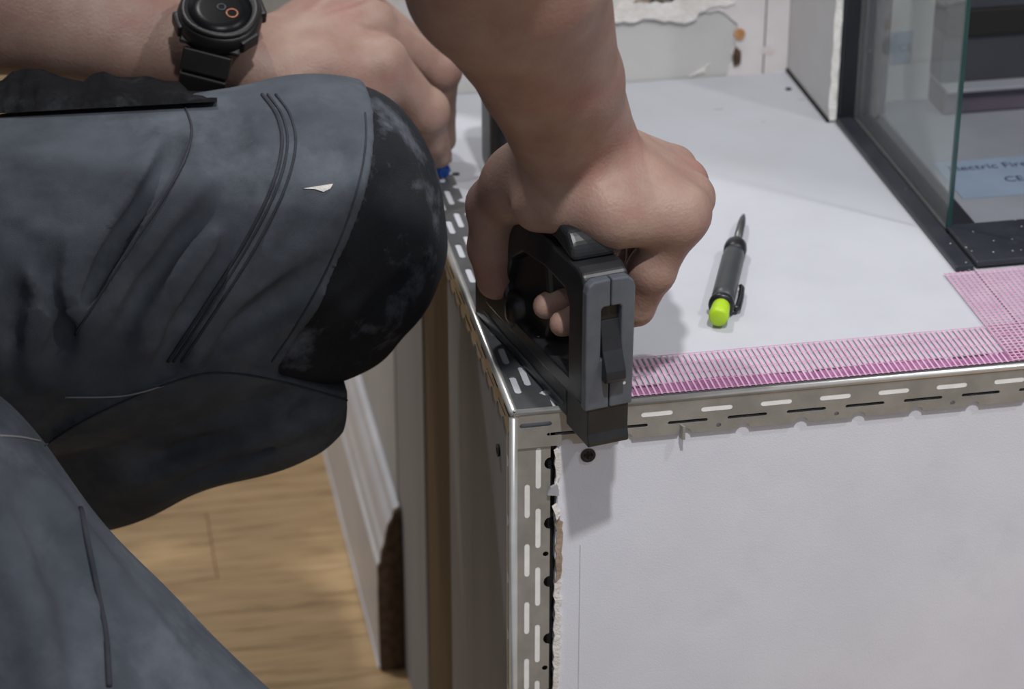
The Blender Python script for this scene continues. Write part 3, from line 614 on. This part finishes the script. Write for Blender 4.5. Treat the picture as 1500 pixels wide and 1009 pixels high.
def left_arm(p):
    v_ = lE - lW; s_ = np.array([0.0, 0.55, 0.84]) * 0.011
    f = chain(p, [lW + s_ * 0.8, lW + v_ * 0.3 + s_, lW + v_ * 0.65 + s_, lE], [0.021, 0.028, 0.040, 0.040], 0.01)
    f = smin(f, chain(p, [lW - s_ * 0.8, lW + v_ * 0.3 - s_, lW + v_ * 0.65 - s_, lE], [0.021, 0.027, 0.038, 0.040], 0.01), 0.012)
    f = smin(f, rc(p, lE, lS, 0.044, 0.062), 0.03)
    h = None
    for k, (q, r0) in enumerate(((lIdx, 0.0150), (lMid, 0.0150), (lRng, 0.0145), (lPin, 0.0135))):
        e = rc(p, lW + np.array([0.012, -0.010 + 0.007 * k, -0.003]), q, 0.0175, r0); h = e if h is None else smin(h, e, 0.009)
    h = smin(h, chain(p, [lW + np.array([0.01, -0.012, -0.006]), lTh[0], lTh[1]], [0.020, 0.021, 0.016], 0.01), 0.018)
    h = smin(h, rc(p, W(470, 100, Y=0.318), W(545, 128, Y=0.318), 0.022, 0.020), 0.014)
    d = smin(f, h, 0.02)
    fs = chain(p, lTh[1:], [0.0145, 0.0122, 0.0100], 0.004)
    for pts, rads in L_FING:
        e = chain(p, pts, rads, 0.003); e = smin(e, ell(p, pts[1] + np.array([0.001, 0, 0.001]), (rads[1] * 1.10,) * 3), 0.004); fs = smin(fs, e, 0.0012)
    d = smin(d, fs, 0.006)
    for q in (lIdx, lMid, lRng):
        d = smin(d, ell(p, q + np.array([0.003, 0.000, 0.0065]), (0.0115, 0.0090, 0.0110)), 0.006)
        d = smin(d, rc(p, lW + np.array([0.03, 0.0, 0.013]), q + np.array([0.0, 0.0, 0.0135]), 0.003, 0.0035), 0.007)
    return d
nkB, hdC = np.array([-0.33, 0.055, 0.50]), np.array([-0.225, 0.05, 0.70])
def head(p):
    d = ell(p, hdC, (0.098, 0.077, 0.118)); d = smin(d, ell(p, hdC + np.array([0.035, 0, -0.055]), (0.062, 0.056, 0.062)), 0.03)
    d = smin(d, rc(p, hdC + np.array([0.088, 0, 0.0]), hdC + np.array([0.112, 0, -0.028]), 0.009, 0.013), 0.008)
    d = smin(d, rc(p, hdC + np.array([0.082, -0.016, -0.066]), hdC + np.array([0.082, 0.016, -0.066]), 0.009, 0.009), 0.006)
    for s_ in (-1, 1):
        d = smax(d, -ell(p, hdC + np.array([0.094, 0.032 * s_, 0.004]), (0.014, 0.017, 0.010)), 0.008); d = smin(d, ell(p, hdC + np.array([0.082, 0.032 * s_, 0.003]), (0.012,) * 3), 0.002)
        d = smin(d, ell(p, hdC + np.array([-0.005, 0.080 * s_, -0.008]), (0.018, 0.008, 0.030)), 0.006)
    return smin(d, rc(p, hdC + np.array([-0.03, 0, -0.07]), nkB, 0.056, 0.062), 0.03)
def bounded(fn, lo, hi, p, pad=0.05):
    lo = np.asarray(lo, np.float32); hi = np.asarray(hi, np.float32)
    q = np.maximum(np.maximum(lo - p, p - hi), 0); d = np.sqrt((q * q).sum(1)); m = d < pad
    d = np.maximum(d, pad * 0.9)
    if m.any(): d[m] = fn(p[m])
    return d
R_BOX = (np.minimum(rE, rS) - 0.07, np.maximum(np.maximum(rE, rS) + 0.07, (0.16, 0.12, 0)))
R_LO = np.minimum(R_BOX[0], (-0.1, -0.2, 0.02)); R_HI = np.maximum(R_BOX[1], (0.15, 0.13, 0.3))
L_LO = np.minimum(np.minimum(lE, lS) - 0.07, (-0.3, 0.25, 0.0)); L_HI = np.maximum(np.maximum(lE, lS) + 0.07, (0.05, 0.44, 0.2))
def body(p):
    d = smin(bounded(right_arm, R_LO, R_HI, p), bounded(left_arm, L_LO, L_HI, p), 0.0)
    d = smin(d, rc(p, rS, lS, 0.06, 0.06), 0.03); d = smin(d, rc(p, nkB, (rS + lS) / 2, 0.06, 0.07), 0.03)
    return smin(d, bounded(head, hdC - 0.14, hdC + 0.15, p), 0.01)
import time as _t; _t0 = _t.time()
v_, f_ = nets(body, (-0.56, -0.26, -0.04), (0.16, 0.50, 0.86), 0.0022)
print('body', len(v_), _t.time() - _t0)
person = np_mesh('person', v_, f_, M_skin)
tag(person, 'person in dark work clothes kneeling at the plinth, gripping a staple gun', 'person')
def hair(p):
    d = ell(p, hdC + np.array([-0.012, 0, 0.018]), (0.102, 0.083, 0.116)); return np.maximum(d, -(hdC[2] + 0.035 + (hdC[0] - p[:, 0]) * -1.1 - p[:, 2]) * -1.0)
def hair_(p):
    d = ell(p, hdC + np.array([-0.012, 0, 0.018]), (0.102, 0.083, 0.116)); cut = (p[:, 0] - hdC[0]) * 0.9 + hdC[2] + 0.012 - p[:, 2]
    return np.maximum(d, cut * 0.74)
v_, f_ = nets(hair_, hdC - 0.14, hdC + 0.15, 0.005); np_mesh('hair', v_, f_, M_hair, person)
pel = np.array([-0.66, 0.06, -0.01])
def shirt(p):
    mid = (rS + lS) / 2
    d = smin(rc(p, pel + np.array([0.0, -0.04, 0.05]), mid + np.array([-0.02, -0.07, -0.06]), 0.125, 0.115), rc(p, pel + np.array([0.0, 0.04, 0.05]), mid + np.array([-0.02, 0.07, -0.06]), 0.125, 0.115), 0.06)
    d = smin(d, rc(p, rS, lS, 0.082, 0.082), 0.04)
    d = smin(d, rc(p, rS, rS + (rE - rS) * 0.45, 0.080, 0.066), 0.03); d = smin(d, rc(p, lS, lS + (lE - lS) * 0.5, 0.080, 0.064), 0.03)
    return smin(d, rc(p, mid, nkB, 0.08, 0.070), 0.03)
v_, f_ = nets(shirt, (-0.86, -0.30, -0.16), (-0.08, 0.46, 0.62), 0.006); np_mesh('t_shirt', v_, f_, M_shirt, person)

# ---- trousers
kL = np.array([-0.112, 0.190, 0.034])
def thigh_raw(p):
    d = rc(p, (-0.64, 0.17, -0.005), kL, 0.122, 0.097)
    return smin(d, ell(p, kL + np.array([0.036, 0.004, 0.018]), (0.062, 0.082, 0.080)), 0.03)
def shin_raw(p): return smin(rc(p, (-0.118, 0.168, -0.050), (-0.52, 0.27, -0.190), 0.050, 0.085), rc(p, (-0.52, 0.27, -0.190), (-0.62, 0.32, -0.30), 0.085, 0.08), 0.04)
rA, rB = W(-205, 832, Y=-0.06), W(34, 1047, Y=-0.10); rK = rA + (rB - rA) * ((-0.415 - rA[2]) / (rB[2] - rA[2]))
def rleg_raw(p):
    d = chain(p, [(-0.70, -0.04, -0.03), rA, rK], [0.125, 0.106, 0.092], 0.05)
    return smin(d, rc(p, rK, rK + np.array([-0.40, -0.02, -0.03]), 0.085, 0.062), 0.03)
def dense(uv, sub=5):
    P_ = [uv[0]] + list(uv) + [uv[-1]]; P_ = [np.array(q, float) for q in P_]; out = []
    for i in range(1, len(P_) - 2):
        for t in np.linspace(0, 1, sub, endpoint=False):
            a, b, c, d = P_[i - 1], P_[i], P_[i + 1], P_[i + 2]
            out.append(0.5 * (2 * b + (c - a) * t + (2 * a - 5 * b + 4 * c - d) * t * t + (3 * b - a - 3 * c + d) * t ** 3))
    return out + [P_[-1]]
def curve3(fn, uv): return [q for q in (march(fn, u, v) for u, v in uv) if q is not None]
hem_uv = [(545, 152), (547, 200), (540, 255), (520, 325), (487, 405), (448, 475), (408, 533)]
hem = curve3(thigh_raw, hem_uv); hz = np.array([q[2] for q in hem])[::-1]; hx = np.array([q[0] for q in hem])[::-1]
def hem_f(p): return p[:, 0] - np.interp(p[:, 2], hz, hx)
FOLDS = [  # crease polylines on the thigh: (points, radius, depth)
    (curve3(thigh_raw, [(268, 200), (250, 240), (222, 285), (178, 352), (128, 430), (95, 520)]), 0.0075, 0.0123),
    (curve3(thigh_raw, [(404, 270), (350, 340), (305, 410), (262, 480), (225, 560)]), 0.009, 0.0116),
    (curve3(thigh_raw, [(392, 258), (330, 300), (270, 350), (210, 420), (160, 500)]), 0.009, 0.0094),
    (curve3(thigh_raw, [(505, 370), (430, 420), (360, 465), (300, 520)]), 0.009, 0.0087),
    (curve3(thigh_raw, [(60, 340), (78, 440), (72, 560)]), 0.009, 0.0087),
    (curve3(thigh_raw, [(16, 320), (26, 440), (22, 580)]), 0.009, 0.0072),
    (curve3(thigh_raw, [(330, 170), (340, 230), (320, 290)]), 0.010, 0.0043),
    (curve3(thigh_raw, [(480, 170), (490, 240), (470, 310)]), 0.010, 0.0036),
]
def thigh(p):
    d = thigh_raw(p)
    near = np.abs(d) < 0.03
    if near.any():
        q = p[near]; add = np.zeros(len(q), np.float32)
        for pts, r, dep in FOLDS:
            e, w_ = polyt(q, pts); add += w_ * (dep * np.exp(-(e / r) ** 2) - 0.6 * dep * np.exp(-((e - 1.9 * r) / (0.9 * r)) ** 2))
        add = np.clip(add, -0.0045, 0.0070)
        add += 0.0016 * np.sin(q[:, 0] * 55 + q[:, 2] * 30 + 4 * np.sin(q[:, 2] * 21)) * np.sin(q[:, 2] * 26 + q[:, 1] * 17)
        d = d.copy(); d[near] += add
    return d
KF = [(curve3(thigh_raw, [(600, 330), (585, 400), (540, 470), (480, 520)]), 0.010, 0.005), (curve3(thigh_raw, [(560, 180), (590, 230), (615, 290), (628, 350)]), 0.012, -0.004), (curve3(thigh_raw, [(650, 398), (600, 420), (550, 430), (500, 450)]), 0.010, 0.005), (curve3(thigh_raw, [(560, 250), (570, 320), (545, 400), (480, 490)]), 0.013, 0.004)]
def knee(p):
    d = thigh(p)
    for pts, r, dep in KF: e, w_ = polyt(p, pts); d = d + w_ * dep * np.exp(-(e / r) ** 2)
    d = d + 0.0012 * np.sin(p[:, 0] * 60 + p[:, 1] * 40) * np.sin(p[:, 2] * 48 + p[:, 0] * 30)
    return smax(d, -(hem_f(p) + 0.012) * 0.8, 0.002)
SF = [(curve3(shin_raw, [(150, 690), (250, 655), (340, 625), (440, 590), (500, 580)]), 0.008, 0.006), (curve3(shin_raw, [(200, 720), (330, 668), (440, 620)]), 0.008, 0.005), (curve3(shin_raw, [(120, 650), (230, 610), (330, 590), (400, 570)]), 0.009, 0.005), (curve3(shin_raw, [(380, 660), (400, 620), (430, 600)]), 0.007, 0.005)]
def shin(p):
    d = shin_raw(p); far = d > 0.04
    if far.all(): return d
    for pts, r, dep in SF: e, w_ = polyt(p, pts); d = d + w_ * (dep * np.exp(-(e / r) ** 2) - 0.6 * dep * np.exp(-((e - 1.9 * r) / (0.9 * r)) ** 2))
    return d + 0.0025 * np.sin(p[:, 0] * 38 + p[:, 2] * 60) * np.sin(p[:, 2] * 45 - p[:, 0] * 25)
RF = [(curve3(rleg_raw, [(60, 690), (110, 765), (170, 850), (230, 925), (330, 1050)]), 0.010, -0.007), (curve3(rleg_raw, [(30, 700), (80, 785), (140, 880), (200, 960), (270, 1050)]), 0.009, 0.010), (curve3(rleg_raw, [(60, 790), (105, 870), (130, 1050)]), 0.010, 0.009), (curve3(rleg_raw, [(10, 760), (40, 860), (60, 1050)]), 0.012, -0.006), (curve3(rleg_raw, [(5, 690), (40, 740), (90, 840)]), 0.008, 0.007), (curve3(rleg_raw, [(-30, 840), (10, 920), (20, 1050)]), 0.010, 0.008)]
def rleg(p):
    d = rleg_raw(p)
    for pts, r, dep in RF:
        if len(pts) > 1: e, w_ = polyt(p, pts); d = d + w_ * dep * np.exp(-(e / r) ** 2)
    return d + 0.002 * np.sin(p[:, 0] * 40 + p[:, 2] * 30) * np.sin(p[:, 2] * 30 - p[:, 0] * 35 + p[:, 1] * 20)
lip_uv = [(40, 655), (62, 642), (120, 606), (200, 568), (280, 540), (340, 536), (400, 545), (460, 560), (500, 571), (530, 581)]
def leg_raw(p): return smin(thigh_raw(p), shin_raw(p), 0.02)
lip = curve3(leg_raw, lip_uv); lx = np.array([q[0] for q in lip]); lz = np.array([q[2] for q in lip])
def lip_f(p): return np.maximum(p[:, 2] - np.interp(p[:, 0], lx, lz), (p[:, 0] - lx[-1] - 0.004))
def near(fn, p, d0, pad=0.03):
    d = d0.copy(); m = np.abs(d0) < pad
    if m.any(): d[m] = fn(p[m])
    return d
def calf(p):
    d = smin(thigh_raw(p), shin(p), 0.014) - 0.0055
    return smax(d, lip_f(p) * 0.85, 0.002)
def trousers(p):
    d = smax(thigh(p) - 0.0025, hem_f(p) * 0.8, 0.0015)
    d = smin(d, near(calf, p, np.maximum(leg_raw(p) - 0.0055, lip_f(p) * 0.85)), 0.0008); d = smin(d, near(rleg, p, rleg_raw(p)), 0.006)
    return smin(d, ell(p, pel, (0.14, 0.19, 0.13)), 0.05)
v_, f_ = nets(trousers, (-0.86, -0.32, -0.53), (0.02, 0.44, 0.20), 0.0028); v_[:, 2] = np.maximum(v_[:, 2], FLOOR_Z + 0.0005)
tr_o = np_mesh('trousers', v_, f_, M_cloth, person)
v_, f_ = nets(knee, (-0.26, 0.02, -0.14), (0.03, 0.34, 0.18), 0.0026)
tag(np_mesh('knee_panel', v_, f_, M_clothblk, person), 'black dusty knee pad panel')
print('cloth', _t.time() - _t0)
def seam(name, fn, uv, r, m, parent, lift=0.0, sub=6):
    out = curve3(fn, dense(uv, sub))
    if len(out) < 2: return
    return from_bm(name, tube_bm(out, r, 6), m, parent, smooth=True)
T = lambda p: trousers(p)
for du in (0,):
    seam('seam', T, [(270 + du, 154), (281 + du, 190), (270 + du, 235), (234 + du, 300), (187 + du, 370), (142 + du, 440), (110 + du, 490)], 0.0008, M_seam, tr_o)
for du in (0, -20, -12):
    seam('seam', T, [(404 + du, 138), (426 + du, 170), (433 + du, 215), (416 + du, 280), (376 + du, 360), (326 + du, 440), (266 + du, 530)], 0.0009 if du > -15 else 0.0012, M_seam, tr_o)
seam('stitching', T, [(66, 652), (124, 616), (203, 579), (282, 551), (340, 547), (398, 556), (458, 571), (515, 588)], 0.0006, M_seam, tr_o)
seam('stitching', T, [(95, 582), (180, 580), (240, 565)], 0.0006, M_thread, tr_o)
seam('stitching', T, [(535, 165), (536, 205), (528, 258), (508, 325), (475, 403), (436, 473), (398, 530)], 0.0006, M_seam, tr_o)
seam('stitching', T, [(0, 638), (30, 640), (60, 646)], 0.0006, M_thread, tr_o)
seam('seam', rleg, [(118, 745), (140, 850), (155, 930), (160, 1005)], 0.0018, M_seam, tr_o, sub=12)
def dab(name, fn, uv, m, parent, lift=0.0006):
    pts = curve3(fn, uv); n_ = len(pts); bm = bmesh.new(); back = -np.array(ray(*uv[0]))
    A_ = [bm.verts.new(q + back * lift) for q in pts]; B_ = [bm.verts.new(q - back * 0.001) for q in pts]
    bm.faces.new(A_); bm.faces.new(list(reversed(B_)))
    for i in range(n_): bm.faces.new([A_[i], B_[i], B_[(i + 1) % n_], A_[(i + 1) % n_]])
    return from_bm(name, bm, m, parent)
tag(dab('paint_dab', T, [(444, 276), (462, 273), (488, 269), (484, 276), (474, 281), (462, 277)], M_gyps, tr_o), 'white paint dab on the grey cloth')

# ---- black pocket flap on the thigh under the watch
fu = np.arange(-130, 321, 7.0)
vt = np.interp(fu, [-130, -60, 0, 18, 40, 62, 92, 122, 136, 152, 172, 196, 216, 240, 262, 276, 300, 320], [112, 104, 120, 104, 100, 101, 113, 119, 108, 104, 113, 113, 111, 118, 119, 133, 134, 135])
vb = np.interp(fu, [-130, 0, 130, 262, 276, 320], [176, 166, 159, 152, 151, 149])
bm = bmesh.new(); G = []
ylow = [march(thigh, u, v + 9, tmax=1.75) for u, v in zip(fu, vb)]; ylow = np.array([q[1] if q is not None else np.nan for q in ylow])
ok = ~np.isnan(ylow); ylow = np.interp(fu, fu[ok], ylow[ok]); ylow = np.convolve(np.pad(ylow, 4, mode='edge'), np.ones(9) / 9, 'valid')
for i in range(len(fu) - 1, -1, -1):
    u = fu[i]; col_ = []
    for t in np.linspace(0, 1, 9):
        yy = 0.150 + 0.062 * t - 0.010 * math.sin(math.pi * t) - 0.005 * math.sin(u * 0.11 + 2.5 * t) * t - 0.003 * math.sin(u * 0.27 - 4 * t)
        if t == 0: y0_ = ylow[i] - 0.006; q = W(u, vb[i], Y=y0_)
        else: q = W(u, vb[i] + (vt[i] - vb[i]) * t, Y=y0_ + yy - 0.150)
        col_.append(bm.verts.new(q))
    G.append(col_)
for i in range(len(G) - 1):
    for j in range(8): bm.faces.new([G[i][j], G[i + 1][j], G[i + 1][j + 1], G[i][j + 1]])
bmesh.ops.solidify(bm, geom=bm.faces[:], thickness=0.003)
tag(from_bm('pocket_flap', bm, M_flap, person, smooth=True), 'crumpled black pocket flap lying on the thigh')

# ---- wristwatch
wc = W(322, 20, Y=0.300)
wn = Vector((0.06, -0.46, 0.89)).normalized(); wx = Vector(lW - lE).normalized(); wx = (wx - wn * wx.dot(wn)).normalized(); wx = Matrix.Rotation(math.radians(-8), 3, wn) @ wx; wy = wn.cross(wx)
wt = empty('wristwatch'); wt.matrix_world = Matrix(((wx.x, wy.x, wn.x, wc[0]), (wx.y, wy.y, wn.y, wc[1]), (wx.z, wy.z, wn.z, wc[2]), (0, 0, 0, 1)))
def oct_lathe(name, prof, m, parent, n=32, sq=0.0, smooth=True):
    bm = bmesh.new(); rings = []
    for r, z in prof:
        ring = []
        for k in range(n):
            a = 2 * math.pi * k / n; rr = r * (1 + sq * math.cos(4 * a))
            ring.append(bm.verts.new((rr * math.cos(a), rr * math.sin(a), z)))
        rings.append(ring)
    for i in range(len(rings) - 1):
        for k in range(n): bm.faces.new([rings[i][k], rings[i][(k + 1) % n], rings[i + 1][(k + 1) % n], rings[i + 1][k]])
    bm.faces.new(list(reversed(rings[0]))); bm.faces.new(rings[-1]); return from_bm(name, bm, m, parent, smooth=smooth)
oct_lathe('case', [(0.0255, -0.0125), (0.0280, -0.010), (0.0286, -0.002), (0.0275, 0.002), (0.0260, 0.0035)], M_resin, wt, sq=-0.03)
oct_lathe('bezel', [(0.0258, 0.0030), (0.0264, 0.0050), (0.0252, 0.0064), (0.0230, 0.0066), (0.0212, 0.0046)], M_resin, wt, sq=-0.02)
oct_lathe('crystal', [(0.0212, 0.0040), (0.0210, 0.0048), (0.0130, 0.0054)], M_watchglass, wt)
def ring_bm(R, r, n=24, k=8):
    bm = bmesh.new(); V_ = [[bm.verts.new(((R + r * math.cos(b)) * math.cos(a), (R + r * math.cos(b)) * math.sin(a), r * math.sin(b))) for b in np.linspace(0, 2 * math.pi, k, endpoint=False)] for a in np.linspace(0, 2 * math.pi, n, endpoint=False)]
    for i in range(n):
        for j in range(k): bm.faces.new([V_[i][j], V_[(i + 1) % n][j], V_[(i + 1) % n][(j + 1) % k], V_[i][(j + 1) % k]])
    return bm
o = from_bm('dial_ring', ring_bm(0.0036, 0.0006), M_copper, wt, smooth=True); o.location = (0.0085, -0.002, 0.0055)
o = from_bm('dial_ring', ring_bm(0.0026, 0.0005), M_pencil, wt, smooth=True); o.location = (0.0005, 0.001, 0.0055)
for a in (32, 148, 212, 328):
    o = box('button', -0.0045, 0.0042, -0.0075, 0.0075, -0.0055, 0.0045, M_resin, wt, bevel=0.0016); o.location = (0.0262 * math.cos(math.radians(a)), 0.0262 * math.sin(math.radians(a)), -0.003); o.rotation_euler = (0, 0, math.radians(a))
# strap links wrap the wrist (local YZ plane), arc below the case
cy_, cz_, ry, rz = 0.0, -0.037, 0.0375, 0.0355
for sgn_ in (-1, 1):
    for k in range(7):
        a = math.radians(62 - 26 * k) if True else 0
        wdt = 0.0172 - 0.0008 * k + (0.003 if k == 0 else 0)
        o = box('strap_link', -wdt, wdt, -0.0076, 0.0076, -0.0026, 0.0026, M_resin, wt, bevel=0.0012)
        o.location = (0, cy_ + sgn_ * ry * math.cos(a), cz_ + rz * math.sin(a)); o.rotation_euler = (-sgn_ * (math.pi / 2 - a), 0, 0)
tag(wt, 'chunky black digital wristwatch on the left wrist above the knee', 'watch')

# ---- small blue plastic piece under the left fingertip
bq = W(641, 248, Z=0.004); bl = empty('wall_plug', (bq[0], bq[1], 0.0011)); bl.rotation_euler = (0, 0, math.radians(20))
bm = lathe_bm([(0.0022, -0.011), (0.0036, -0.010), (0.0040, -0.004), (0.0042, 0.006), (0.0050, 0.0075), (0.0050, 0.0095), (0.0034, 0.0105)], 16)
o = from_bm('sleeve', bm, M_blue, bl, smooth=True); o.rotation_euler = (math.pi / 2, 0, 0); o.location = (0, 0, 0.0050)
tag(bl, 'small bright blue plastic plug under the left fingertip', 'plug')

# ---- black scuffed tool case standing behind the forearm
tcc = empty('tool_case', (0.085, 0.335, 0.0))
def tcase(p):
    q = np.abs(p - np.array([0.0, 0.0, 0.054], np.float32)) - np.array([0.026, 0.016, 0.040], np.float32)
    return np.sqrt((np.maximum(q, 0) ** 2).sum(1)) + np.minimum(q.max(1), 0) - 0.014
v_, f_ = nets(tcase, (-0.06, -0.05, -0.01), (0.06, 0.05, 0.13), 0.003); np_mesh('shell', v_, f_, M_toolblack, tcc)
from_bm('lid_seam', sheet_bm([(a * 1.006, b * 1.01) for a, b in [(-0.040, -0.016), (-0.026, -0.030), (0.026, -0.030), (0.040, -0.016), (0.040, 0.016), (0.026, 0.030), (-0.026, 0.030), (-0.040, 0.016)]], [], 0.002, lambda u, v, w: (u, v, 0.076 + w)), M_pencilblk, tcc)
tag(tcc, 'black scuffed plastic tool case standing on the ledge behind the forearm', 'tool case')
